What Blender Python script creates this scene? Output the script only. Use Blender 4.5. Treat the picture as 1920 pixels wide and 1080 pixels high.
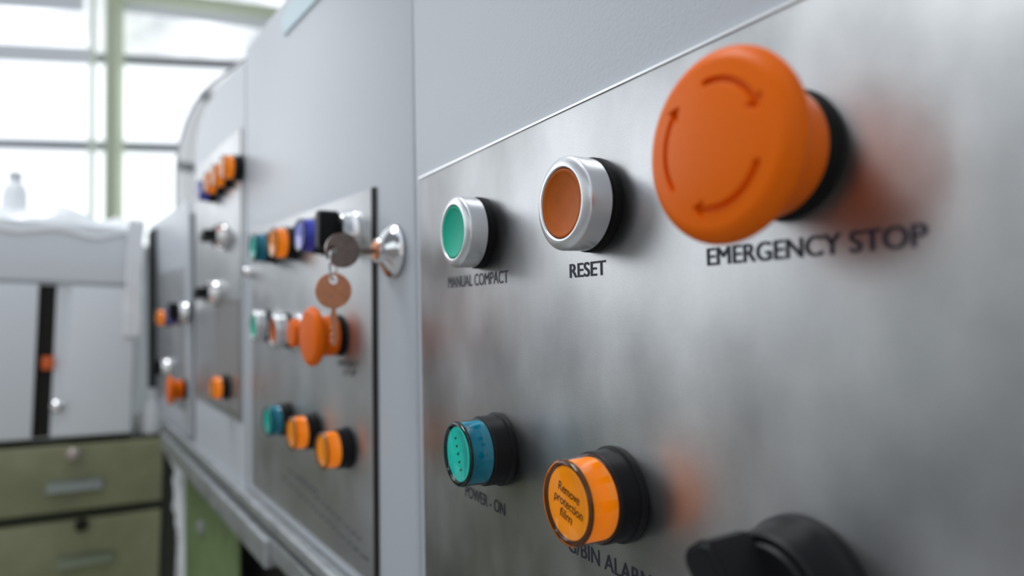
import bpy, bmesh, math, random
from mathutils import Vector, Matrix, noise
random.seed(7)
SC = bpy.context.scene
COL = SC.collection
for o in list(bpy.data.objects):
    bpy.data.objects.remove(o)

# ------------------------------------------------------------------ camera
FPX = 1280.0                                   # focal length in pixels of a 1920 px wide frame
NN = math.sqrt(725**2 + 55**2 + FPX**2)
Xc = Vector((725, 55, 1280)) / NN
Zc = Vector((-.02, 1, -.0316)); Zc -= Xc * Zc.dot(Xc); Zc.normalize()
Yc = Zc.cross(Xc)
ROT = Matrix((Xc, Yc, Zc))                     # camera axes -> world axes
CAM = Vector((0, -.130, 1.25))
cd = bpy.data.cameras.new('camera')
cam = bpy.data.objects.new('camera', cd); COL.objects.link(cam)
cam.matrix_world = Matrix.Translation(CAM) @ ROT.to_4x4()
cd.sensor_width = 36; cd.lens = 36 * FPX / 1920
cd.clip_start = .005; cd.clip_end = 100
cd.dof.use_dof = True; cd.dof.focus_distance = .232; cd.dof.aperture_fstop = 6.3
SC.camera = cam

# ------------------------------------------------------------------ view, sky, lights
vs = SC.view_settings
vs.view_transform = 'Standard'; vs.look = 'None'; vs.exposure = 0.0; vs.gamma = 1; vs.use_curve_mapping = False
SC.cycles.use_denoising = True
SC.cycles.max_bounces = 8
W = bpy.data.worlds.new('overcast_sky'); SC.world = W; W.use_nodes = True
wn = W.node_tree.nodes; wl = W.node_tree.links
wbg = wn['Background']
wtc = wn.new('ShaderNodeTexCoord'); wsx = wn.new('ShaderNodeSeparateXYZ'); wr = wn.new('ShaderNodeValToRGB')
wl.new(wtc.outputs['Generated'], wsx.inputs[0]); wl.new(wsx.outputs['Z'], wr.inputs[0]); wl.new(wr.outputs[0], wbg.inputs[0])
wr.color_ramp.elements[0].position = 0.0; wr.color_ramp.elements[0].color = (.50, .495, .49, 1)
wr.color_ramp.elements[1].position = .8; wr.color_ramp.elements[1].color = (.78, .84, .92, 1)
wbg.inputs['Strength'].default_value = 1.15

def area(name, loc, aim, sx, sy, power, color=(1, 1, 1)):
    l = bpy.data.lights.new(name, 'AREA'); l.shape = 'RECTANGLE'; l.size = sx; l.size_y = sy; l.energy = power; l.color = color
    o = bpy.data.objects.new(name, l); COL.objects.link(o); o.location = loc
    o.rotation_euler = (Vector(aim) - Vector(loc)).to_track_quat('-Z', 'Y').to_euler()
    return o
area('ceiling_daylight', (-1.35, -1.15, 4.0), (-.1, 0, 1.25), 1.5, 1.0, 47, (.95, .98, 1))
area('window_daylight', (-3.8, -1.9, 2.5), (-.3, 0, 1.25), 2.0, 2.0, 20, (.92, .96, 1))

# ------------------------------------------------------------------ helpers
def ray(px, py):
    return ROT @ Vector((px - 960, 540 - py, -FPX))

class Frame:
    """A flat face in the place: u runs right along it, v up, h out of it."""
    def __init__(s, udir, up=Vector((0, 0, 1)), dist=None, through=None):
        s.u = udir.normalized(); v = up - s.u * up.dot(s.u); s.v = v.normalized(); s.y = s.v.cross(s.u)
        if through is not None: dist = (through - CAM).dot(s.y)
        s.D = dist; s.O = CAM + s.y * dist
        s.M = Matrix.Translation(s.O) @ Matrix((s.u, s.y, s.v)).transposed().to_4x4()
    def at(s, px, py, h=0):
        d = ray(px, py); p = CAM + d * ((s.D - h) / d.dot(s.y)) - s.O
        return p.dot(s.u), p.dot(s.v)
    def world(s, u, v, h=0):
        return s.O + s.u * u + s.v * v - s.y * h
    def mat(s, u, v, h=0, spin=0):
        return s.M @ Matrix.Translation((u, -h, v)) @ Matrix.Rotation(spin, 4, 'Y')

def camdir(px, py):                            # world direction of a vanishing point
    return ray(px, py)

F1 = Frame(-camdir(235, 595), dist=.130)
F2 = Frame(-camdir(74, 575), dist=.176)

def nset(n, k, v):
    if k in n.inputs: n.inputs[k].default_value = v

def mat(name, col, rough=.5, metal=0, coat=0, bump=0, bscale=200, spec=.5, sss=0, var=0, vscale=20, emit=None, estr=0, stretch=(1, 1, 1), dist=.0002, aniso=0):
    m = bpy.data.materials.new(name); m.use_nodes = True
    nt = m.node_tree; p = nt.nodes['Principled BSDF']
    nset(p, 'Base Color', (*col, 1)); nset(p, 'Roughness', rough); nset(p, 'Metallic', metal)
    nset(p, 'Coat Weight', coat); nset(p, 'Coat Roughness', .08); nset(p, 'Specular IOR Level', spec)
    if sss:
        nset(p, 'Subsurface Weight', sss); nset(p, 'Subsurface Radius', (1, .4, .15)); nset(p, 'Subsurface Scale', .002)
    if emit: nset(p, 'Emission Color', (*emit, 1)); nset(p, 'Emission Strength', estr)
    tc = nt.nodes.new('ShaderNodeTexCoord'); mp = nt.nodes.new('ShaderNodeMapping'); mp.inputs['Scale'].default_value = stretch
    nt.links.new(tc.outputs['Object'], mp.inputs[0])
    if bump:
        n = nt.nodes.new('ShaderNodeTexNoise'); n.inputs['Scale'].default_value = bscale; n.inputs['Detail'].default_value = 3
        b = nt.nodes.new('ShaderNodeBump'); b.inputs['Strength'].default_value = bump; b.inputs['Distance'].default_value = dist
        nt.links.new(mp.outputs[0], n.inputs[0]); nt.links.new(n.outputs[0], b.inputs['Height']); nt.links.new(b.outputs[0], p.inputs['Normal'])
    if var:
        n = nt.nodes.new('ShaderNodeTexNoise'); n.inputs['Scale'].default_value = vscale; n.inputs['Detail'].default_value = 6
        n.inputs['Roughness'].default_value = .65
        mx = nt.nodes.new('ShaderNodeMix'); mx.data_type = 'RGBA'; r = nt.nodes.new('ShaderNodeMapRange')
        r.inputs['From Min'].default_value = .3; r.inputs['From Max'].default_value = .7
        nt.links.new(tc.outputs['Object'], n.inputs[0]); nt.links.new(n.outputs[0], r.inputs[0]); nt.links.new(r.outputs[0], mx.inputs[0])
        mx.inputs[6].default_value = (*[c * (1 - var) for c in col], 1); mx.inputs[7].default_value = (*[min(1, c * (1 + var)) for c in col], 1)
        nt.links.new(mx.outputs[2], p.inputs['Base Color'])
    return m

def steel(name, col, rough=.3, cloud=.08, tangent=(0, 0, 1), aniso=.5):
    """Brushed stainless sheet: fine horizontal brushing, cloudy wiping marks."""
    m = bpy.data.materials.new(name); m.use_nodes = True
    nt = m.node_tree; p = nt.nodes['Principled BSDF']; L = nt.links.new
    nset(p, 'Metallic', 1.0); nset(p, 'Anisotropic', aniso)
    cx = nt.nodes.new('ShaderNodeCombineXYZ')
    for i in range(3): cx.inputs[i].default_value = tangent[i]
    nt.links.new(cx.outputs[0], p.inputs['Tangent'])
    tc = nt.nodes.new('ShaderNodeTexCoord')
    def noise_n(scale, stretch, detail=4):
        mp = nt.nodes.new('ShaderNodeMapping'); mp.inputs['Scale'].default_value = stretch
        n = nt.nodes.new('ShaderNodeTexNoise'); n.inputs['Scale'].default_value = scale; n.inputs['Detail'].default_value = detail
        L(tc.outputs['Object'], mp.inputs[0]); L(mp.outputs[0], n.inputs[0]); return n
    def rng(n, a, b):
        r = nt.nodes.new('ShaderNodeMapRange'); r.inputs['From Min'].default_value = .3; r.inputs['From Max'].default_value = .7
        r.inputs['To Min'].default_value = a; r.inputs['To Max'].default_value = b; L(n.outputs[0], r.inputs[0]); return r
    n1 = noise_n(28, (1, 1, .7), 6); n2 = noise_n(900, (.12, 1, 1), 3); n3 = noise_n(2200, (1, 1, 1), 2)
    mx = nt.nodes.new('ShaderNodeMix'); mx.data_type = 'RGBA'; L(rng(n1, 0, 1).outputs[0], mx.inputs[0])
    mx.inputs[6].default_value = (*[c * (1 - cloud) for c in col], 1); mx.inputs[7].default_value = (*[min(1, c * (1 + cloud)) for c in col], 1)
    mx2 = nt.nodes.new('ShaderNodeMix'); mx2.data_type = 'RGBA'; mx2.blend_type = 'MULTIPLY'; mx2.inputs[0].default_value = 1
    rr = rng(n3, .9, 1.06); L(mx.outputs[2], mx2.inputs[6]); L(rr.outputs[0], mx2.inputs[7]); L(mx2.outputs[2], p.inputs['Base Color'])
    r1 = rng(n1, rough - .04, rough + .06); L(r1.outputs[0], p.inputs['Roughness'])
    b = nt.nodes.new('ShaderNodeBump'); b.inputs['Strength'].default_value = .35; b.inputs['Distance'].default_value = .00004
    L(n2.outputs[0], b.inputs['Height']); L(b.outputs[0], p.inputs['Normal'])
    return m

def tinted(name, col, refl=.9):
    """Clear coloured plastic shell."""
    m = bpy.data.materials.new(name); m.use_nodes = True; nt = m.node_tree
    for n in list(nt.nodes):
        if n.type != 'OUTPUT_MATERIAL': nt.nodes.remove(n)
    out = [n for n in nt.nodes if n.type == 'OUTPUT_MATERIAL'][0]
    t = nt.nodes.new('ShaderNodeBsdfTransparent'); t.inputs[0].default_value = (*col, 1)
    g = nt.nodes.new('ShaderNodeBsdfGlossy'); g.inputs['Roughness'].default_value = .06; g.inputs[0].default_value = (refl, refl, refl, 1)
    f = nt.nodes.new('ShaderNodeFresnel'); f.inputs[0].default_value = 1.5
    mx = nt.nodes.new('ShaderNodeMixShader')
    nt.links.new(f.outputs[0], mx.inputs[0]); nt.links.new(t.outputs[0], mx.inputs[1]); nt.links.new(g.outputs[0], mx.inputs[2]); nt.links.new(mx.outputs[0], out.inputs[0])
    return m

def link(name, bm, material, parent=None, smooth=35):
    me = bpy.data.meshes.new(name); bmesh.ops.recalc_face_normals(bm, faces=bm.faces); bm.to_mesh(me); bm.free()
    if smooth:
        for p in me.polygons: p.use_smooth = True
        me.set_sharp_from_angle(angle=math.radians(smooth))
    me.materials.append(material)
    o = bpy.data.objects.new(name, me); COL.objects.link(o)
    if parent: o.parent = parent
    return o

def thing(name, label, cat, M, group=None):
    o = bpy.data.objects.new(name, None); COL.objects.link(o); o.empty_display_size = .01
    o.matrix_world = M; o['label'] = label; o['category'] = cat
    if group: o['group'] = group
    return o
def tag(o, label, cat, group=None):
    o['label'] = label; o['category'] = cat
    if group: o['group'] = group
    return o

def box(bm, x0, x1, y0, y1, z0, z1, bev=0, seg=3):
    r = bmesh.ops.create_cube(bm, size=1, matrix=Matrix.Translation(((x0 + x1) / 2, (y0 + y1) / 2, (z0 + z1) / 2)) @ Matrix.Diagonal((abs(x1 - x0), abs(y1 - y0), abs(z1 - z0), 1)))
    if bev:
        es = list({e for v in r['verts'] for e in v.link_edges})
        bmesh.ops.bevel(bm, geom=es, offset=bev, segments=seg, affect='EDGES', profile=.5)
    return bm
def B(): return bmesh.new()
def boxo(name, m, parent, *a, **k): return link(name, box(B(), *a, **k), m, parent)

def lathe(bm, prof, seg=72, M=None, closed=False):
    """prof: (radius, h) pairs; h comes out of the face (-Y)."""
    rings = []
    M = M or Matrix()
    for r, h in prof:
        if r < 1e-7: rings.append([bm.verts.new(M @ Vector((0, -h, 0)))])
        else: rings.append([bm.verts.new(M @ Vector((r * math.cos(2 * math.pi * i / seg), -h, r * math.sin(2 * math.pi * i / seg)))) for i in range(seg)])
    pairs = list(zip(rings, rings[1:])) + ([(rings[-1], rings[0])] if closed else [])
    for a, b in pairs:
        if len(a) == 1 and len(b) == 1: continue
        for i in range(seg):
            j = (i + 1) % seg
            if len(a) == 1: bm.faces.new((a[0], b[j], b[i]))
            elif len(b) == 1: bm.faces.new((a[i], a[j], b[0]))
            else: bm.faces.new((a[i], a[j], b[j], b[i]))
    return bm

def arcp(cx, cy, r, a0, a1, n=6):
    return [(cx + r * math.cos(math.radians(a0 + (a1 - a0) * i / n)), cy + r * math.sin(math.radians(a0 + (a1 - a0) * i / n))) for i in range(n + 1)]

def mm(prof): return [(r * .001, h * .001) for r, h in prof]

def prism(bm, poly, y0, y1):
    """poly in x,z; extruded from y0 to y1."""
    a = [bm.verts.new((x, y0, z)) for x, z in poly]; b = [bm.verts.new((x, y1, z)) for x, z in poly]
    bm.faces.new(a); bm.faces.new(b[::-1]); n = len(poly)
    for i in range(n):
        j = (i + 1) % n; bm.faces.new((a[j], a[i], b[i], b[j]))
    return bm

def tube(bm, pts, r, seg=10, caps=True):
    rings = []
    for i, p in enumerate(pts):
        t = (pts[min(i + 1, len(pts) - 1)] - pts[max(i - 1, 0)]).normalized()
        a = t.orthogonal().normalized() if i == 0 else (rings_a - t * rings_a.dot(t)).normalized()
        rings_a = a; b = t.cross(a)
        rings.append([bm.verts.new(p + (a * math.cos(2 * math.pi * k / seg) + b * math.sin(2 * math.pi * k / seg)) * r) for k in range(seg)])
    for A_, B_ in zip(rings, rings[1:]):
        for k in range(seg): bm.faces.new((A_[k], A_[(k + 1) % seg], B_[(k + 1) % seg], B_[k]))
    if caps: bm.faces.new(rings[0]); bm.faces.new(rings[-1][::-1])
    return bm

def lettering(text, name, x0, x1, z, cap, m, parent, y, bold=0.0, slope=0, center=False):
    """Printed words from x0 to x1 with baseline z and capital height cap (metres), facing -Y, on surface y."""
    cu = bpy.data.curves.new(name, 'FONT'); cu.body = text; cu.size = 1; cu.resolution_u = 6
    t = bpy.data.objects.new(name, cu); COL.objects.link(t)
    bpy.context.view_layer.update()
    me = bpy.data.meshes.new_from_object(t.evaluated_get(bpy.context.evaluated_depsgraph_get()))
    COL.objects.unlink(t); bpy.data.objects.remove(t); bpy.data.curves.remove(cu)
    xs = [v.co.x for v in me.vertices]; ys = [v.co.y for v in me.vertices]
    capu = .729 if any(c.islower() for c in text) else max(ys)
    sx = (x1 - x0) / (max(xs) - min(xs)) if x1 is not None else cap / capu
    sz = cap / capu; mnx = min(xs)
    w = (max(xs) - mnx) * sx
    off = -w / 2 if center else 0
    for v in me.vertices:
        x = (v.co.x - mnx) * sx + off; v.co = Vector((x0 + x, y, z + v.co.y * sz + slope * x))
    if bold:
        bm0 = bmesh.new(); bm0.from_mesh(me); src = list(bm0.faces)
        for k, (dx, dz) in enumerate(((bold, .3 * bold), (-bold, -.3 * bold), (bold, -.3 * bold), (-bold, .3 * bold))):
            d = bmesh.ops.duplicate(bm0, geom=src)
            for e in d['geom']:
                if isinstance(e, bmesh.types.BMVert): e.co += Vector((dx, -.000004 * (k + 1), dz))
        bm0.to_mesh(me); bm0.free()
    me.name = name; me.materials.clear(); me.materials.append(m)
    o = bpy.data.objects.new(name, me); COL.objects.link(o); o.parent = parent
    return o

# ------------------------------------------------------------------ materials
M_steel = steel('brushed_stainless', (.49, .495, .50), .36, .24)
M_steel2 = steel('brushed_stainless_far', (.52, .525, .53), .42, .10)
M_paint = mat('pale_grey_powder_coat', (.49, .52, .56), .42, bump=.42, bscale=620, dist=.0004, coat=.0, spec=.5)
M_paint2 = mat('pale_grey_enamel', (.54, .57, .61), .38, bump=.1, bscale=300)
M_dark = mat('dark_gap_metal', (.018, .016, .014), .6, spec=.2)
M_black = mat('black_plastic', (.006, .006, .007), .45, spec=.25, bump=.2, bscale=900, dist=.0001)
M_gasket = mat('black_rubber', (.004, .004, .004), .6, spec=.2)
M_silver = mat('satin_silver_plastic', (.76, .77, .79), .26, metal=.75, spec=.6, bump=.08, bscale=500, dist=.0001)
M_chrome = mat('polished_chrome', (.82, .82, .83), .09, metal=1)
M_orange_cap = mat('orange_mushroom_plastic', (.84, .145, .001), .33, sss=.05, bump=.25, bscale=1500, dist=.00005, spec=.14)
M_orange_btn = mat('burnt_orange_button_plastic', (.44, .09, .001), .5, spec=.16, bump=.12, bscale=900, dist=.0001, var=.12, vscale=160)
M_green_btn = mat('jade_green_button_plastic', (.004, .42, .27), .5, spec=.18, bump=.08, bscale=900, dist=.0001)
M_or_leg = mat('orange_lamp_legend', (1.0, .56, .10), .5, var=.06, vscale=200, emit=(1, .42, .04), estr=.32)
M_te_leg = mat('teal_lamp_legend', (.4, .95, .80), .5, var=.12, vscale=200, emit=(.12, .95, .75), estr=.22)
M_bl_leg = mat('blue_lamp_legend', (.85, .85, 1.0), .5, emit=(.6, .6, 1.0), estr=.25)
M_or_in = mat('orange_lamp_diffuser', (1.0, .42, .03), .5, var=.08, vscale=200, emit=(1, .36, .02), estr=.30)
M_te_in = mat('teal_lamp_diffuser', (.08, .50, .68), .5, var=.15, vscale=200)
M_bl_in = mat('blue_lamp_diffuser', (.28, .32, .95), .5)
M_ring = mat('dark_lamp_rim', (.10, .03, .008), .5)
M_or_sh = tinted('orange_clear_plastic', (1.0, .80, .25))
M_te_sh = tinted('teal_clear_plastic', (.12, .80, .82))
M_bl_sh = tinted('violet_clear_plastic', (.62, .66, .97))
M_ink = mat('navy_black_ink', (.010, .013, .030), .5)
M_ink_f = mat('faded_grey_ink', (.09, .10, .11), .6)
M_ink_b = mat('brown_black_ink', (.05, .012, .002), .6)
M_copper = mat('copper_plated_key', (.62, .27, .15), .36, metal=.75, var=.15, vscale=300)
M_key = mat('tarnished_key_metal', (.26, .20, .17), .32, metal=.85, var=.2, vscale=300)
M_sticker = mat('pale_blue_film', (.42, .60, .66), .3)
M_green = mat('olive_green_enamel', (.27, .275, .155), .55, bump=.2, bscale=60, var=.18, vscale=9)
M_green2 = mat('leaf_green_enamel', (.17, .24, .10), .55, var=.2, vscale=30)
M_alu = mat('dull_aluminium', (.40, .42, .43), .4, metal=.6, var=.25, vscale=40)
M_cab = mat('light_grey_cabinet_paint', (.82, .85, .88), .5, bump=.05, bscale=100)
M_film = mat('white_plastic_film', (.93, .95, .97), .22, bump=.3, bscale=30, dist=.004, coat=.5)
M_white = mat('white_plastic', (.86, .88, .9), .35)
M_post = mat('light_green_post_paint', (.62, .68, .50), .6)
M_wall = mat('grey_sheet_wall', (.62, .65, .68), .7)
M_floor = mat('grey_concrete', (.36, .35, .34), .6, var=.2, vscale=3)
M_frame = mat('grey_window_bar', (.60, .62, .65), .6)
M_rust = mat('orange_red_plastic', (.75, .13, .02), .4)
M_clear = tinted('clear_acrylic', (.93, .95, .96))
def glow(name, col, s, patch=0):
    m = bpy.data.materials.new(name); m.use_nodes = True; nt = m.node_tree
    p = nt.nodes['Principled BSDF']; nset(p, 'Base Color', (.8, .82, .84, 1)); nset(p, 'Roughness', .4)
    nset(p, 'Emission Color', (*col, 1)); nset(p, 'Emission Strength', s)
    return m
M_pane = glow('daylit_translucent_sheet', (.93, .97, 1.0), 1.12)
M_pane_old = glow('weathered_daylit_sheet', (.93, .96, 1.0), 1.2)
_nt = M_pane_old.node_tree; _n = _nt.nodes.new('ShaderNodeTexNoise'); _n.inputs['Scale'].default_value = 1.1; _n.inputs['Detail'].default_value = 3
_t = _nt.nodes.new('ShaderNodeTexCoord'); _r = _nt.nodes.new('ShaderNodeMapRange'); _r.inputs['From Min'].default_value = .38; _r.inputs['From Max'].default_value = .6
_r.inputs['To Min'].default_value = .35; _r.inputs['To Max'].default_value = 1.15
_nt.links.new(_t.outputs['Object'], _n.inputs[0]); _nt.links.new(_n.outputs[0], _r.inputs[0]); _nt.links.new(_r.outputs[0], _nt.nodes['Principled BSDF'].inputs['Emission Strength'])
M_pane2 = glow('daylit_side_sheet', (.90, .95, 1.0), .8)

# ------------------------------------------------------------------ the hall
zf = 0.0
def struct(name, bm, m, parent=None, smooth=0):
    o = link(name, bm, m, parent, smooth)
    if parent is None: o['kind'] = 'structure'
    return o
struct('floor', box(B(), -9, 3, -4.6, 2.0, -.1, 0), M_floor)
struct('wall_rear', box(B(), -7.2, 3, 1.2, 1.3, 0, 6), M_wall)

FW = Frame(ROT @ Vector((7040, 60, -1280)), through=CAM + ray(200, 300) * (6.2 / FPX))
def wallbox(bm, x0, y0, x1, y1, h0, h1, bev=0):      # a box on the far wall from picture corner points
    u0, v0 = FW.at(x0, y0); u1, v1 = FW.at(x1, y1)
    return box(bm, u0, u1, -h1, -h0, v1, v0, bev)
uL, _ = FW.at(0, 300); uL -= 1.5; uR, _ = FW.at(900, 300)
v_sill = FW.at(100, 470)[1]
wf = thing('wall_far', 'x', 'x', FW.M); del wf['label']; del wf['category']; wf['kind'] = 'structure'
link('lower_wall', box(B(), uL, uR, .03, .12, zf - FW.O.z, v_sill), M_wall, wf, 0)
v_a = FW.at(100, 272)[1]; v_b = FW.at(100, 106)[1]; v_c = FW.at(100, -60)[1]
u_p = FW.at(206, 250)[0]
def band(n, ua, ub, va, vb, pane=None):
    w = thing('window_%d' % n, 'x', 'x', FW.M); del w['label']; del w['category']; w['kind'] = 'structure'
    link('glass', box(B(), ua, ub, .02, .03, va, vb), pane or M_pane, w, 0)
    link('window_frame', box(box(B(), ua, ub, -.02, .02, va - .045, va + .045), ua, ub, -.02, .02, vb - .03, vb + .03), M_frame, w, 0)
n = 1
for ua, ub in ((uL, u_p), (u_p, uR)):
    for va, vb in ((v_sill, v_a), (v_a, v_b), (v_b, v_c)):
        band(n, ua, ub, va, vb, M_pane_old if va == v_b else None); n += 1
ur = FW.at(0, 0)[0]
p0 = FW.at(199, 200, .22)[0]; p1 = FW.at(219, 200, .22)[0]
post = thing('steel_post', 'wide pale green steel post standing in front of the bright far windows', 'post', FW.M)
link('post_web', box(B(), p0, p1, -.22, -.05, zf - FW.O.z, v_c), M_post, post, 0)
link('post_flange', box(B(), p0 - .006, p1 + .006, -.235, -.22, zf - FW.O.z, v_c), M_post, post, 0)
q0 = FW.at(166, 200, .08)[0]; q1 = FW.at(180, 200, .08)[0]
pipe = link('drain_pipe', tube(B(), [Vector(((q0 + q1) / 2, -.08, zf - FW.O.z)), Vector(((q0 + q1) / 2, -.08, v_c))], (q1 - q0) / 2 * .8), mat('faded_green_pipe_paint', (.85, .90, .82), .5))
pipe.matrix_world = FW.M; tag(pipe, 'slim faded green pipe running up the far windows beside the wide post', 'pipe')
a0 = FW.at(214, -6, .3); a1 = FW.at(560, 38, .3); th = FW.at(214, -20, .3)[1] - FW.at(214, -2, .3)[1]
bmr = prism(B(), [(a0[0], a0[1]), (a1[0], a1[1]), (a1[0], a1[1] + .075), (a0[0], a0[1] + .075)], -.36, -.24)
raf = link('roof_rafter', bmr, M_post, None, 0); raf.matrix_world = FW.M
tag(raf, 'pale green rafter sloping away from the top of the wide post', 'rafter')

t1a = FW.at(-200, -40); t1b = FW.at(160, 24)
tr = struct('trim_1', box(B(), t1a[0], t1b[0], -.05, -.02, t1b[1], t1a[1]), mat('grey_roof_sheet', (.80, .82, .85), .7)); tr.matrix_world = FW.M
t2a = FW.at(174, 94); t2b = FW.at(-200, 106)
tr = struct('trim_2', box(B(), t2b[0], t2a[0], -.05, -.02, t2b[1], t2a[1]), mat('light_grey_flashing', (.85, .87, .90), .7)); tr.matrix_world = FW.M
t3a = FW.at(224, 22); t3b = FW.at(560, 66)
tr = struct('trim_3', prism(B(), [(t3a[0], t3a[1]), (t3b[0], t3b[1]), (t3b[0], t3b[1] + .11), (t3a[0], t3a[1] + .11)], -.05, -.02), mat('grey_eaves_flashing', (.80, .82, .85), .7)); tr.matrix_world = FW.M
# the side of the hall that the steel mirrors
wls = thing('wall_left', 'x', 'x', Matrix.Translation((0, -4.2, 0))); del wls['label']; del wls['category']; wls['kind'] = 'structure'
link('lower_wall', box(B(), -8, 3, -.1, 0, 0, 1.9), mat('dull_brown_grey_wall', (.36, .34, .32), .7), wls, 0)
link('tall_slot_window', box(B(), -3.18, -2.98, .001, .004, 1.05, 3.95), glow('bright_slot_glass', (.78, .95, 1.0), 2.3), wls, 0)
link('upper_wall', box(B(), -8, 3, -.1, 0, 3.4, 6.5), mat('dim_upper_sheet_wall', (.27, .28, .29), .7), wls, 0)
k = 7
for x0 in (-7.4, -5.6, -.2, 1.6):
    w = thing('window_%d' % k, 'x', 'x', Matrix.Translation((0, -4.2, 0))); del w['label']; del w['category']; w['kind'] = 'structure'; k += 1
    link('glass', box(B(), x0, x0 + 1.3, -.05, -.04, 1.9, 3.4), M_pane2, w, 0)
    link('window_frame', box(box(B(), x0 - .5, x0, -.1, .05, 1.9, 3.4), x0, x0 + 1.3, -.04, .02, 2.6, 2.66), M_wall, w, 0)

# ------------------------------------------------------------------ machines
V_TOP = .285
# first (nearest) machine
uL1 = F1.at(772, 300)[0]
V_BOT1 = -.21
m1 = thing('control_cabinet', 'pale grey textured machine cabinet nearest by, with a large brushed steel panel', 'machine', F1.M, 'row of machine cabinets')
link('body', box(B(), uL1, .42, .0015, .28, V_BOT1, V_TOP, .003), M_paint, m1)
uP, vP = F1.at(785, 336)
def plate(parent, x0, x1, z0, z1, m, t=.0015, corner=.0):
    bm = box(B(), x0, x1, 0, t, z0, z1, .0006, 2)
    return link('control_plate', bm, m, parent)
pl1 = plate(m1, uP, .36, -.19, vP, M_steel)

def F1word(text, x0, x1, yb, cap, m=M_ink, bold=.0001, name='lettering'):
    ua, va = F1.at(x0, yb[0]); ub, vb = F1.at(x1, yb[1])
    return lettering(text, name, ua, ub, va, cap, m, pl1, -.00008, bold, slope=(vb - va) / (ub - ua))
F1word('EMERGENCY STOP', 1327, 1740, (498, 461), .0044, bold=.00021)
F1word('RESET', 1069, 1136, (521, 515), .0046, bold=.00018)
F1word('MANUAL COMPACT', 841, 953, (540, 530), .0050, bold=.00008)
F1word('POWER - ON', 873, 947, (930, 968), .0050, bold=.00008)
F1word('G/BIN ALARM', 1066, 1222, (1032, 1112), .0050, bold=.00008)

M_edge = mat('edge_highlight_steel', (.95, .96, .97), .28, metal=.6)  # bevel highlight along the plate top, put into a brighter strip
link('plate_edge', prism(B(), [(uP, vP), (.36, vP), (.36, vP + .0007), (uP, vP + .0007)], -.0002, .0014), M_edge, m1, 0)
# ---- controls
def root_at(F, name, label, cat, px, py, h, spin=0, group=None):
    u, v = F.at(px, py, h)
    return thing(name, label, cat, F.mat(u, v, 0, spin), group)

def push_button(F, label, px, py, lens, s=1, group=None, raised=False, spin=0):
    t = root_at(F, 'push_button', label, 'button', px, py, .0128, spin, group)
    link('collar', lathe(B(), mm([(0, 0), (14.9, 0), (15.0, .4), (15.0, 2.2), (14.2, 2.6), (14.0, 4.4), (0, 4.4)])), M_gasket, t)
    pr = [(13.2, 3.6), (14.6, 3.8)] + [(14.7, 10.2)] + arcp(13.5, 10.8, 1.2, 0, 65, 5) + [(11.9, 12.8)] + arcp(11.5, 12.3, .5, 80, 170, 4) + [(10.9, 10.2), (10.9, 8)]
    link('bezel', lathe(B(), mm(pr), 96), M_silver, t)
    if raised:
        lp = [(10.8, 8.5), (10.8, 16.5)] + arcp(9.8, 16.5, 1.0, 0, 90, 4) + [(0, 17.5)]
    else:
        lp = [(10.75, 8.5), (10.75, 12.2)] + arcp(10.35, 12.2, .4, 0, 90, 4) + [(9.6, 12.35)] + [(9.2 * (1 - i / 10), 12.15 - 1.25 * (1 - (1 - i / 10) ** 2)) for i in range(11)]
    link('lens', lathe(B(), mm(lp), 96), lens, t, 60)
    return t

def pilot_lamp(F, label, px, py, inner, shell,  group=None, text=None, spin=0, mark=None):
    t = root_at(F, 'pilot_lamp', label, 'indicator lamp', px, py, .0195, spin, group)
    link('collar', lathe(B(), mm([(0, 0), (14.2, 0), (14.4, .5), (14.4, 1.6), (13.6, 2.0), (13.5, 8.6), (13.1, 9.0), (0, 9.0)])), M_black, t)
    link('diffuser', lathe(B(), mm([(0, 9.1), (12.0, 9.1), (11.8, 17.2)] + [(11.5, 17.6), (0, 17.6)]), 72), inner, t)
    leg = {M_or_in: M_or_leg, M_te_in: M_te_leg, M_bl_in: M_bl_leg}[inner]
    link('legend_disc', lathe(B(), mm([(10.5, 17.65), (10.5, 18.2), (10.4, 18.3), (0, 18.3)]), 72), leg, t)  # lighter than the diffuser: front-to-side shading is put into the two colours
    link('refraction_ring', lathe(B(), mm([(10.6, 17.75), (12.2, 17.75), (12.2, 18.2), (11.9, 18.6), (10.6, 18.6)]), 72, closed=True), M_ring if inner is M_or_in else M_gasket, t)  # dark ring added for the refraction rim of the clear lens
    pr = [(12.9, 9.05), (13.0, 9.2), (12.9, 10), (12.5, 10.4), (12.4, 17.2)] + arcp(10.9, 18.0, 1.6, -10, 75, 8) + [(10.6, 19.55), (10.2, 19.2), (0, 19.2)]
    link('lens', lathe(B(), mm(pr), 96), shell, t, 50)
    if text:
        for i, w in enumerate(text):
            w_ = [.0108, .0146, .0063][i]
            lettering(w, 'lettering', -w_ / 2 + [0, .0005, .0][i], w_ / 2 + [0, .0005, 0][i], .0018 - i * .0036, .0029, M_ink_b, t, -.01836, .00009)
    if mark:
        lettering(mark, 'lettering', -.0065, .0065, -.0008, .0017, M_ink_f, t, -.01836, .0001)
    return t

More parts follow.
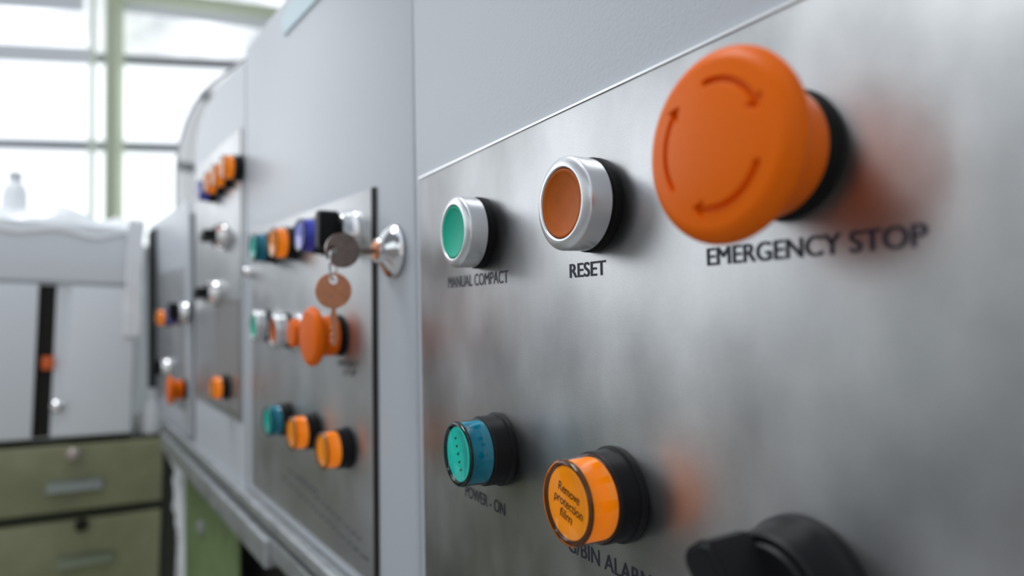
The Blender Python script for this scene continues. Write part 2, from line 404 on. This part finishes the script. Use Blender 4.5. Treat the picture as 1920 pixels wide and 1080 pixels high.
def seg_groove(x, y):
    """Depth (0..1) of the three clockwise arrows sunk in the cap, mm."""
    r = math.hypot(x, y)
    if r < 9 or r > 18: return 0
    a = math.degrees(math.atan2(y, x)) % 360
    best = 0
    for st, en in ((94, 17), (213, 129), (334, 247)):
        R0 = 13.4; d = (st - a) % 360; span = (st - en)
        if d > 300: d -= 360
        s = d * math.pi / 180 * R0; Ls = span * math.pi / 180 * R0; w = abs(r - R0)
        hl = 3.0
        if -1 < s < Ls - hl + .3:
            e = min(.78 - w, s + .6)
            best = max(best, min(1, max(0, (e + .05) / .3)))
        if Ls - hl <= s <= Ls + .1:
            hw = 2.25 * (Ls - s) / hl
            e = min(hw - w, s - (Ls - hl))
            best = max(best, min(1, max(0, (e + .05) / .3)))
    return best

def mushroom_button(F, label, px, py, detail=True, group=None, spin=0):
    t = root_at(F, 'emergency_stop_button', label, 'button', px, py, .0210, spin, group)
    link('collar', lathe(B(), mm([(0, 0), (14.6, 0), (14.7, .3), (14.7, 1.6), (14.2, 1.9), (14.1, 4.2), (13.8, 4.6), (0, 4.6)]), 96), M_gasket, t)
    # cap: face, rounded edge, back, neck
    na = 640 if detail else 64
    pr = []
    NR = 20 if detail else 4
    rs = [9.0 * i / 8 for i in range(9)] + ([9 + 6.6 * i / 50 for i in range(1, 51)] if detail else [12, 15.6])
    hh = lambda r: 24.9 - .8 * (r / 13.5) ** 2.2
    h15 = hh(15.6)
    for r in rs: pr.append((r, hh(r)))
    CS = 1.035
    for i in range(1, 15):
        a = math.pi / 2 * i / 14; pr.append((15.6 + 4.4 * math.sin(a), 20.0 + (h15 - 20.0) * math.cos(a) ** .92 if i < 14 else 20.0))
    for i in range(1, 9):
        a = math.pi / 2 * i / 8; pr.append((20 - 4.6 * (1 - math.cos(a)), 20.0 - 3.6 * math.sin(a)))
    pr += [(14.9, 16.2), (14.4, 15.8), (14.1, 14.8), (14.0, 12.0), (14.1, 9.0), (14.3, 5.1), (14.0, 4.65), (0, 4.65)]
    bm = lathe(B(), mm([(r * CS if h_ > 15 else r, h_) for r, h_ in pr]), na)
    if detail:
        for v in bm.verts:
            if -v.co.y > .0205:
                g = seg_groove(v.co.x * 1000, v.co.z * 1000)
                if g: v.co.y += g * .0014
    link('cap', bm, M_orange_cap, t, 60)
    return t

def selector_switch(F, label, px, py, turn=0, chrome=False, big=True, group=None):
    t = root_at(F, 'selector_switch', label, 'switch', px, py, .014, 0, group)
    link('collar', lathe(B(), mm([(0, 0), (15.4, 0), (15.6, .5), (15.4, 3.0), (14.9, 3.6), (14.2, 8.0), (13.6, 12.2), (13.0, 12.8), (12.2, 12.8), (12.0, 9.0), (0, 9.0)]), 96), M_chrome if chrome else M_black, t)
    link('knob_base', lathe(B(), mm([(0, 9.0), (11.6, 9.0), (11.6, 13.0), (11.0, 13.7), (0, 14.0)]), 72), M_black, t)
    bm = B()
    poly = [(-4.4, -10.6), (4.4, -10.6), (4.9, -9.5), (4.9, 11.4), (4.2, 13.2), (2.4, 14.2), (-2.4, 14.2), (-4.2, 13.2), (-4.9, 11.4), (-4.9, -9.5)]
    prism(bm, [(x * .001, z * .001) for x, z in poly], -.0135, -.0262)
    es = [e for e in bm.edges if abs(e.verts[0].co.y + .0262) < 1e-6 and abs(e.verts[1].co.y + .0262) < 1e-6]
    bmesh.ops.bevel(bm, geom=es, offset=.0011, segments=3, affect='EDGES')
    bm.transform(Matrix.Rotation(turn, 4, 'Y'))
    h = link('handle', bm, M_black, t)
    return t

G1 = 'controls on the nearest steel panel'
push_button(F1, 'jade green push button in a silver ring above the words MANUAL COMPACT', 848, 435, M_green_btn)
push_button(F1, 'burnt orange push button in a silver ring above the word RESET', 1050, 381, M_orange_btn)
mushroom_button(F1, 'large orange mushroom button with three sunken arrows, above EMERGENCY STOP', 1350, 275)
pilot_lamp(F1, 'teal indicator lamp in a black collar above the words POWER - ON', 854, 852, M_te_in, M_te_sh, mark='. . . . .', spin=math.radians(70))
pilot_lamp(F1, 'orange indicator lamp reading Remove protection film', 1058, 944, M_or_in, M_or_sh, text=['Remove', 'protection', 'film'], spin=math.radians(14))
selector_switch(F1, 'black rotary selector switch at the lower edge of the nearest steel panel', 1432, 1127, turn=math.radians(-36))

# ------------------------------------------------------------------ the row behind
def poly_body(name, F, pts, y0, y1, m, parent, bev=.002):
    bm = prism(B(), [F.at(*p) for p in pts], y0, y1)
    bmesh.ops.recalc_face_normals(bm, faces=bm.faces)
    es = [e for e in bm.edges if max(e.verts[0].co.y, e.verts[1].co.y) < y0 + 1e-6]
    if bev: bmesh.ops.bevel(bm, geom=es, offset=bev, segments=2, affect='EDGES')
    return link(name, bm, m, parent)
V_LED = F2.at(478, 935)[1]                      # lower edge of the row
V_T2 = F2.at(496, 38)[1]
def U2(px): return F2.at(px, 560)[0]
m2 = thing('control_cabinet', 'pale grey machine cabinet second in the row, with the key lock beside its steel panel', 'machine', F2.M, 'row of machine cabinets')
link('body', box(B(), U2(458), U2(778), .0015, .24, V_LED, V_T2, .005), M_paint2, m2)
vt2 = (F2.at(697, 356)[1] + F2.at(490, 424)[1]) / 2
pl2 = plate(m2, U2(472), U2(698), V_LED + .012, vt2, M_steel2)
link('plate_edge', box(B(), U2(698), U2(704), -.0004, .002, V_LED + .012, vt2), M_dark, m2, 0)
# film strip near the top
bm = prism(B(), [F2.at(531, 66), F2.at(526, 36), F2.at(556, -12), F2.at(612, -22)], .0002, .0016)
link('film_strip', bm, M_sticker, m2, 0)
def word2(x0, x1, y0, y1, text, cap=.0045, m=M_ink_f):
    ua, va = F2.at(x0, y0); ub, vb = F2.at(x1, y1)
    lettering(text, 'lettering', ua, ub, va, cap, m, pl2, -.0001, .0001, slope=(vb - va) / (ub - ua))
word2(634, 673, 686, 690, 'EMERGENCY', m=M_ink)
word2(644, 668, 704, 706, 'STOP', m=M_ink)
def rule(x0, y0, x1, y1, n, seed):
    """A line of small print too fine to read: a row of short ink strokes."""
    rnd = random.Random(seed); ua, va = F2.at(x0, y0); ub, vb = F2.at(x1, y1); bm = B(); t = 0
    while t < 1:
        w = rnd.uniform(.02, .07)
        if t + w > 1: break
        a = ua + (ub - ua) * t; b = ua + (ub - ua) * (t + w); za = va + (vb - va) * t
        box(bm, a, b, -.0001, 0, za, za + .0022)
        t += w + .012
    link('fine_print', bm, M_ink_f, pl2, 0)
rule(540, 882, 690, 1030, 12, 1)
rule(530, 897, 702, 1068, 12, 2)
rule(560, 895, 600, 930, 5, 3)

m3 = thing('control_cabinet', 'third machine cabinet in the row, with a rounded upper corner and clear guard', 'machine', F2.M, 'row of machine cabinets')
poly_body('body', F2, [(457.5, 112), (440, 126), (420, 146), (400, 168), (383, 196), (371, 225), (364, 262), (362, 330)], 0, 0, M_paint2, m3) if False else None
v3b = V_LED
top = [F2.at(*p) for p in [(457, 118), (445, 126), (428, 141), (410, 160), (394, 182), (380, 208), (370, 238), (364, 275)]]
poly = [(U2(457), v3b)] + top + [(U2(363), v3b)]
bm = prism(B(), poly, .0015, .24)
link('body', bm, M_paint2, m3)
# edge gap
link('side_gap', box(B(), U2(352), U2(363), .008, .2, v3b, F2.at(357, 362)[1]), M_dark, m3, 0)
pl3 = plate(m3, U2(368), U2(452), F2.at(452, 793)[1], F2.at(452, 238)[1], M_steel2)
link('inner_panel', box(B(), U2(404), U2(449), -.001, .0, F2.at(449, 775)[1], F2.at(449, 560)[1]), mat('brown_tinted_sheet', (.34, .32, .30), .3, metal=.6), m3, 0)
arc = [F2.at(*p) for p in [(460, 106), (440, 120), (418, 137), (396, 153), (376, 172), (358, 198), (344, 228), (334, 262), (328, 296), (326, 340), (326, 400)]]
link('guard_trim', tube(B(), [Vector((a, .004, b)) for a, b in arc], .0026), M_frame, m3)
gpoly = arc + [F2.at(363, 400)] + top[::-1]
link('clear_guard', prism(B(), gpoly, .003, .005), M_clear, m3, 0)

m4 = thing('control_cabinet', 'lower machine cabinet at the far end of the row, beside the grey cupboard', 'machine', F2.M, 'row of machine cabinets')
v4t = F2.at(300, 408)[1]
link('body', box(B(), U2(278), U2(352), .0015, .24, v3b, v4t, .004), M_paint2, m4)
link('side_gap', box(B(), U2(279), U2(292), -.002, .003, v3b + .02, F2.at(285, 432)[1]), M_dark, m4, 0)
pl4 = plate(m4, U2(293), U2(345), F2.at(345, 770)[1], F2.at(345, 500)[1], M_steel2)

# bottom rail, stand
U_A, U_Z = U2(312), U2(765)
rail = thing('bench_rail', 'dented aluminium rail running under the front of the machine row', 'rail', F2.M)
link('lip', box(B(), U_A, U_Z, -.006, .06, V_LED - .012, V_LED, .002), M_alu, rail)
link('seam_strip', box(B(), U_A, U_Z, .002, .06, V_LED - .019, V_LED - .012), M_dark, rail, 0)
link('channel', box(box(B(), U_A, U2(515), -.010, .02, V_LED - .045, V_LED - .019, .002), U2(515), U_Z, -.004, .02, V_LED - .038, V_LED - .019, .002), M_alu, rail)
st = thing('machine_stand', 'leaf green steel stand leg with a pale bolt, under the machine row', 'stand', F2.M)
zfl = -F2.O.z + .0
link('leg', box(B(), F2.at(346, 900, -.03)[0], F2.at(446, 1000, -.03)[0], .03, .034, zfl, V_LED - .045, .002), M_green2, st)
u, v = F2.at(380, 988, -.03)
link('bolt', lathe(B(), [(0, 0), (.012, 0), (.012, .004), (.009, .007), (0, .008)], 24, Matrix.Translation((u, .03, v))), M_alu, st)
st2 = thing('machine_stand', 'dark under-frame, its back sheet added for the shade below the nearest two machines', 'stand', F2.M)
link('shade_sheet', box(B(), F2.at(425, 1000, -.06)[0], .3, .06, .07, zfl, V_LED - .045), M_dark, st2, 0)  # near-black sheet added where the space below is only in shadow
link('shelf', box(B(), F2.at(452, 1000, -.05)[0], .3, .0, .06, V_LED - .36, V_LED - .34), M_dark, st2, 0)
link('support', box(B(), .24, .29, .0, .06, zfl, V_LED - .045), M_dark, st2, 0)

# second machine's controls
pilot_lamp(F2, 'teal indicator lamp at the far end of the top row on the second steel panel', 472, 464, M_te_in, M_te_sh)
pilot_lamp(F2, 'orange indicator lamp between the teal and the blue lamp of the second steel panel', 509, 455, M_or_in, M_or_sh)
pilot_lamp(F2, 'violet blue indicator lamp beside the orange one, second panel top row', 559, 441, M_bl_in, M_bl_sh)
selector_switch(F2, 'black-handled selector switch with a chrome ring, beside the violet blue lamp', 628, 436, turn=math.radians(4), chrome=True)
push_button(F2, 'green push button in a silver ring, middle row of the second panel', 474, 611, M_green_btn)
push_button(F2, 'orange push button in a silver ring beside the green one of the second panel', 511, 621, M_orange_btn)
push_button(F2, 'raised orange push button partly behind the mushroom button of the second panel', 556, 624, M_orange_cap, raised=True)
mushroom_button(F2, 'orange mushroom button on the second steel panel, under the hanging key', 583, 631, detail=False)
pilot_lamp(F2, 'teal indicator lamp in the bottom row of the second steel panel', 499, 790, M_te_in, M_te_sh)
pilot_lamp(F2, 'orange indicator lamp in the middle of the bottom row of the second panel', 544, 813, M_or_in, M_or_sh)
pilot_lamp(F2, 'glossy orange indicator lamp nearest in the bottom row, second panel', 601, 846, M_or_in, M_or_sh)

# key lock with two keys on a ring
lk = root_at(F2, 'cam_lock', 'round chrome lock holding a key, on grey metal beside the second steel panel', 'lock', 719, 470, .006)
link('escutcheon', lathe(B(), mm([(0, 0), (16.2, 0), (16.5, 1), (16.0, 2.2), (12, 5.4), (8.5, 7.4), (7.4, 8.4), (7.4, 10.4), (6.9, 11.0), (0, 11.0)]), 72), M_chrome, lk)
link('barrel', lathe(B(), mm([(0, 11), (5.6, 11), (5.6, 11.9), (5.2, 12.3), (0, 12.3)]), 48), M_copper, lk)
def key_mesh(m, nm, label, M, grp):
    t = thing(nm, label, 'key', M, grp)
    seg = 56; bm = B(); R = .0102; hr = .0026; hz = .0062; tk = .0011
    outer = [(R * math.sin(2 * math.pi * i / seg), R * math.cos(2 * math.pi * i / seg)) for i in range(seg)]
    inner = [(hr * math.sin(2 * math.pi * i / seg), hz + hr * math.cos(2 * math.pi * i / seg)) for i in range(seg)]
    vs_ = [[bm.verts.new((sx * tk, y, z)) for y, z in ring] for sx in (-1, 1) for ring in (outer, inner)]
    oa, ia, ob, ib = vs_
    for i in range(seg):
        j = (i + 1) % seg
        bm.faces.new((oa[i], oa[j], ia[j], ia[i])); bm.faces.new((ob[j], ob[i], ib[i], ib[j]))
        bm.faces.new((oa[j], oa[i], ob[i], ob[j])); bm.faces.new((ia[i], ia[j], ib[j], ib[i]))
    link('bow', bm, m, t)
    bl = [(-.0012, -.0095), (.0012, -.0095), (.0013, -.013), (.0018, -.0135), (.0018, -.027)] + [(.0034 - (.0016 if i % 2 else 0) , -.027 + -.0012 * 0 - .0) for i in range(0)] + [(.0010, -.0315), (-.0010, -.0315)]
    teeth = [(-.0020, -.029), (-.0011, -.0275), (-.0020, -.026), (-.0009, -.0238), (-.0019, -.0215), (-.0012, -.0195), (-.0020, -.0175), (-.0020, -.0135), (-.0013, -.013)]
    bm = B(); pts = bl + teeth
    a = [bm.verts.new((-.0009, y, z)) for y, z in pts]; b = [bm.verts.new((.0009, y, z)) for y, z in pts]
    bm.faces.new(a); bm.faces.new(b[::-1])
    for i in range(len(pts)):
        j = (i + 1) % len(pts); bm.faces.new((a[j], a[i], b[i], b[j]))
    link('blade', bm, m, t)
    return t
ul, vl = F2.at(719, 472, .006)
KH = .012 + .0185 + .0006
K1 = F2.M @ Matrix.Translation((ul, -KH - .0005, vl)) @ Matrix.Rotation(math.radians(90), 4, 'X')
key_mesh(M_key, 'key', 'dull dark key standing in the round chrome lock', K1, 'pair of keys at the lock')
hole = F2.world(ul, vl, KH + .0062)
ringc = hole + Vector((0, 0, -.0082))
k2t = ringc + Vector((0, 0, -.0090))
cdv = CAM - k2t; yaw = math.atan2(cdv.y, cdv.x) + math.radians(12)
K2 = Matrix.Translation(k2t + Vector((0, 0, -.0062))) @ Matrix.Rotation(yaw, 4, 'Z')
key_mesh(M_copper, 'key', 'reddish copper key hanging from the small ring below the lock', K2, 'pair of keys at the lock')
rg = B(); pts = [Vector((.0022 * math.sin(2 * math.pi * i / 40) , 0, .0076 * math.cos(2 * math.pi * i / 40))) for i in range(41)]
rg2 = B()
tube(rg2, [Vector((.0088 * math.sin(2 * math.pi * i / 40), 0, .0088 * math.cos(2 * math.pi * i / 40))) for i in range(41)], .0007, 8, False)
ro = link('key_ring', rg2, M_chrome); ro.matrix_world = Matrix.Translation(ringc + Vector((0, 0, -.0003))) @ Matrix.Rotation(yaw - math.radians(24), 4, 'Z')
tag(ro, 'small thin metal ring joining the two keys', 'ring')

def small_lock(F, label, px, py):
    t = root_at(F, 'cam_lock', label, 'lock', px, py, .005)
    link('escutcheon', lathe(B(), mm([(0, 0), (6, 0), (6, 1.5), (5.0, 3), (4.8, 5), (4.2, 6), (0, 6.2)]), 40), M_chrome, t)
    bm = B(); box(bm, -.0004, .0004, -.0064, -.0060, -.003, .003); link('key_slot', bm, M_dark, t, 0)
small_lock(F2, 'small chrome barrel lock near the far edge of the second steel panel', 459, 510)

# third machine's controls
pilot_lamp(F2, 'dark violet indicator lamp, farthest of the high row of four on the third machine', 371, 357, M_bl_in, M_bl_sh)
pilot_lamp(F2, 'orange indicator lamp second from the far end of the row of four, third machine', 384, 342, M_or_in, M_or_sh)
pilot_lamp(F2, 'orange indicator lamp third along the high row of four, third machine', 398, 328, M_or_in, M_or_sh)
pilot_lamp(F2, 'orange indicator lamp nearest in the high row of four on the third machine', 415, 312, M_or_in, M_or_sh)
selector_switch(F2, 'chrome-ringed black selector switch below the row of four lamps, third machine', 399, 443, turn=math.radians(80), chrome=True)
selector_switch(F2, 'chrome-ringed black selector switch lower down on the third machine', 385, 550, turn=math.radians(80), chrome=True)
pilot_lamp(F2, 'dull orange lamp added for a reflection low on the third machine panel', 394, 728, M_or_in, M_or_sh)  # lamp shape added where the panel shows an orange reflection
# fourth machine's controls
pilot_lamp(F2, 'orange indicator lamp on the farthest machine, at the dark seam', 293, 596, M_or_in, M_or_sh)
pilot_lamp(F2, 'dark blue indicator lamp beside the orange one on the farthest machine', 312, 592, M_bl_in, M_bl_sh)
selector_switch(F2, 'chrome-ringed selector switch beside the blue lamp of the farthest machine', 333, 586, turn=0, chrome=True)
selector_switch(F2, 'chrome-ringed selector switch above the orange mushroom button of the farthest machine', 300, 690, turn=0, chrome=True)
mushroom_button(F2, 'orange mushroom button low on the farthest machine', 318, 732, detail=False)

# ------------------------------------------------------------------ cupboard and drawers across the end of the row
roll = math.radians(2.2)
xdirB = camdir(2809, 545)
upB = Matrix.Rotation(-roll, 3, F2.u) @ Vector((0, 0, 1))
FB = Frame(xdirB, up=Vector((0, 0, 1)), through=CAM + ray(300, 790) * (1.22 / FPX))
Rr = Matrix.Rotation(roll, 3, FB.y)
for sgn in (1,):
    FB.u = Rr @ FB.u; FB.v = Rr @ FB.v
FB.M = Matrix.Translation(FB.O) @ Matrix((FB.u, FB.y, FB.v)).transposed().to_4x4()
uBR = FB.at(258, 600)[0]; uBL = uBR - .62
vBB = FB.at(150, 822)[1]; vBT = FB.at(120, 418)[1]; vMid = FB.at(120, 535)[1]
cb = thing('storage_cupboard', 'light grey metal cupboard standing on the olive green drawer unit', 'cupboard', FB.M)
link('carcass', box(B(), uBL, uBR, .012, .30, vBB, vBT, .006), M_cab, cb)
us0 = FB.at(66, 680)[0]; us1 = FB.at(100, 680)[0]; us2 = FB.at(128, 680)[0]
link('door', box(B(), uBL + .004, us0, -.004, .012, vBB + .005, vMid, .002), M_cab, cb)
dr = link('door', box(B(), us2, uBR - .004, -.004, .012, vBB + .005, vMid, .002), M_cab, cb)
link('top_panel', box(B(), uBL, uBR, -.002, .012, vMid + .006, vBT, .003), M_cab, cb)
link('gap_post', box(B(), us1, us2, .008, .012, vBB + .005, vMid - .003), M_cab, cb)
link('dark_gap', box(B(), us0, us1, .009, .013, vBB + .005, vMid), M_dark, cb, 0)
u_, v_ = FB.at(90, 681)
link('latch', box(B(), u_ - .009, u_ + .008, -.004, .009, v_ - .011, v_ + .011, .002), M_rust, cb)
u_, v_ = FB.at(107, 761)
link('knob', lathe(B(), [(0, 0), (.006, 0), (.006, .006), (.010, .010), (.010, .016), (.007, .019), (0, .02)], 24, Matrix.Translation((u_, .002, v_))), M_chrome, cb)

ud1 = FB.at(312, 860)[0]; ud0 = ud1 - .70
dw = thing('drawer_unit', 'olive green metal drawer unit under the grey cupboard', 'drawers', FB.M)
vd0 = FB.at(150, 826)[1]; vd1 = FB.at(160, 962)[1]; vd2 = FB.at(160, 1128)[1]
zflo = -1.0
link('carcass', box(B(), ud0, ud1 + .025, .012, .34, zflo + .02, vd0, .002), mat('shaded_green_enamel', (.03, .036, .022), .6), dw)  # shadow at the unit's right side is put into this darker green
def drawer(v1, v0, hx, hy, lx, ly, knob):
    d = link('drawer', box(B(), ud0 + .004, ud1 - .006, -.008, .012, v0, v1, .003), M_green, dw)
    u_, v_ = FB.at(hx, hy)
    bm = B()
    bm2 = prism(bm, [(u_ - .040, v_ - .008), (u_ + .040, v_ - .008), (u_ + .038, v_ + .011), (u_ - .038, v_ + .011)], -.008, -.026)
    for vtx in bm.verts:
        if vtx.co.y < -.02 and vtx.co.z > v_: vtx.co.z -= .006; vtx.co.y += .004
    bmesh.ops.bevel(bm, geom=list(bm.edges), offset=.0015, segments=2, affect='EDGES')
    link('handle', bm, mat('grey_handle', (.24, .27, .25) if knob else (.20, .23, .16), .35, metal=.5), d)
    u_, v_ = FB.at(lx, ly)
    link('lock_knob', lathe(B(), [(0, 0), (.008, 0), (.010, .004), (.010, .010), (.007, .013), (0, .014)], 24, Matrix.Translation((u_, -.008, v_))), mat('pinkish_zinc', (.5, .42, .40), .4, metal=.6) if knob else M_dark, d)
drawer(vd0 - .006, vd1 + .008, 140, 907, 137, 849, True)
drawer(vd1 - .008, vd2, 160, 1045, 152, 980, False)
drawer(vd2 - .012, vd2 - .16, 170, 1300, 170, 1230, False)

# crumpled film lying on the cupboard
bm = B(); nx, ny = 60, 18; g = []
for j in range(ny):
    row = []
    for i in range(nx):
        x = uBL + .03 + (uBR - uBL - .035) * i / (nx - 1); y = .0 + .29 * j / (ny - 1)
        z = vBT + .004 + .030 * max(0, .35 + noise.noise(Vector((x * 12, y * 10, 3.1)))) + .010 * abs(noise.noise(Vector((x * 40, y * 30, 1))))
        if j == 0: y = -.006; z = vBT - .020 * (1 + noise.noise(Vector((x * 14, 0, 7.7))))
        row.append(bm.verts.new((x, y, z)))
    g.append(row)
for j in range(ny - 1):
    for i in range(nx - 1): bm.faces.new((g[j][i], g[j][i + 1], g[j + 1][i + 1], g[j + 1][i]))
r = bmesh.ops.extrude_face_region(bm, geom=list(bm.faces))
for e in r['geom']:
    if isinstance(e, bmesh.types.BMVert): e.co.z += .0012; e.co.y -= .0004
fo = link('plastic_film', bm, M_film, None, 180); fo.matrix_world = FB.M
tag(fo, 'crumpled white plastic film lying over the top of the grey cupboard', 'plastic sheet')

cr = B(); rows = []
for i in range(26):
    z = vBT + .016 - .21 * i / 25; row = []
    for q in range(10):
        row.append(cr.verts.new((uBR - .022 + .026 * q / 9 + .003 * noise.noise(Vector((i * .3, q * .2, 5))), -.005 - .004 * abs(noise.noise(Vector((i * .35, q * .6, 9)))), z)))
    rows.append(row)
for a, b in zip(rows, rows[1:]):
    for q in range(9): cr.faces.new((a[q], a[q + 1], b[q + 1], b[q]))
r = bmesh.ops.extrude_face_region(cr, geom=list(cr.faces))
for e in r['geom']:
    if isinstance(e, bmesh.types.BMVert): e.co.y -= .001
link('bright_edge_strip', cr, M_film, fo, 180)  # white strip added for the bright highlight down the cupboard's right edge
def bottle(label, px, py, h, hgt, r, cap, v_on, nm='plastic_bottle'):
    u, _ = FB.at(px, py, h)
    t = thing(nm, label, 'bottle', FB.M @ Matrix.Translation((u, -h, v_on)) @ Matrix.Rotation(math.radians(-90), 4, 'X'))
    link('bottle_body', lathe(B(), [(0, 0), (r, 0), (r * 1.03, .005), (r, hgt * .55), (r * .8, hgt * .72), (r * .42, hgt * .8), (r * .42, hgt * .84), (0, hgt * .84)], 32), M_white, t)
    link('bottle_cap', lathe(B(), [(0, hgt * .84), (r * .5, hgt * .84), (r * .5, hgt), (0, hgt)], 24), cap, t)
bottle('white bottle with a grey cap standing in the film on top of the grey cupboard', 26, 390, -.12, .085, .019, M_frame, vBT + .012)
bottle('white plastic bottle standing on the drawer unit against the cupboard edge', 283, 800, -.035, .080, .017, M_white, vd0)
# crumpled strip of white wrap hanging between drawer unit and green leg
hw = FB.at(325, 792)[0]
bm = B(); rows = []
P = [(322, 792), (331, 850), (337, 880), (330, 900), (338, 950), (346, 1000), (350, 1040), (353, 1075), (360, 1140)]
Wd = [.010, .014, .009, .004, .010, .011, .012, .013, .010]
for i in range(0, (len(P) - 1) * 6 + 1):
    k = min(i // 6, len(P) - 2); f = i / 6 - k
    px = P[k][0] * (1 - f) + P[k + 1][0] * f; py = P[k][1] * (1 - f) + P[k + 1][1] * f; w = Wd[k] * (1 - f) + Wd[k + 1] * f
    u, v = FB.at(px, py, .012); ring = []
    for q in range(14):
        a = 2 * math.pi * q / 14; rr = w * (1 + .6 * noise.noise(Vector((q * .8, i * .45, 2))))
        ring.append(bm.verts.new((u + rr * math.cos(a), -.012 + rr * .6 * math.sin(a), v)))
    rows.append(ring)
for a, b in zip(rows, rows[1:]):
    for q in range(14): bm.faces.new((a[q], a[(q + 1) % 14], b[(q + 1) % 14], b[q]))
bm.faces.new(rows[0][::-1]); bm.faces.new(rows[-1])
wo = link('plastic_wrap', bm, M_film, None, 180); wo.matrix_world = FB.M
tag(wo, 'crumpled strip of pale plastic wrap hanging in the gap beside the olive green drawers', 'plastic wrap')
print('FB', FB.O, 'row2', F2.O, V_LED, V_T2, 'uLs', U2(283), U2(770))
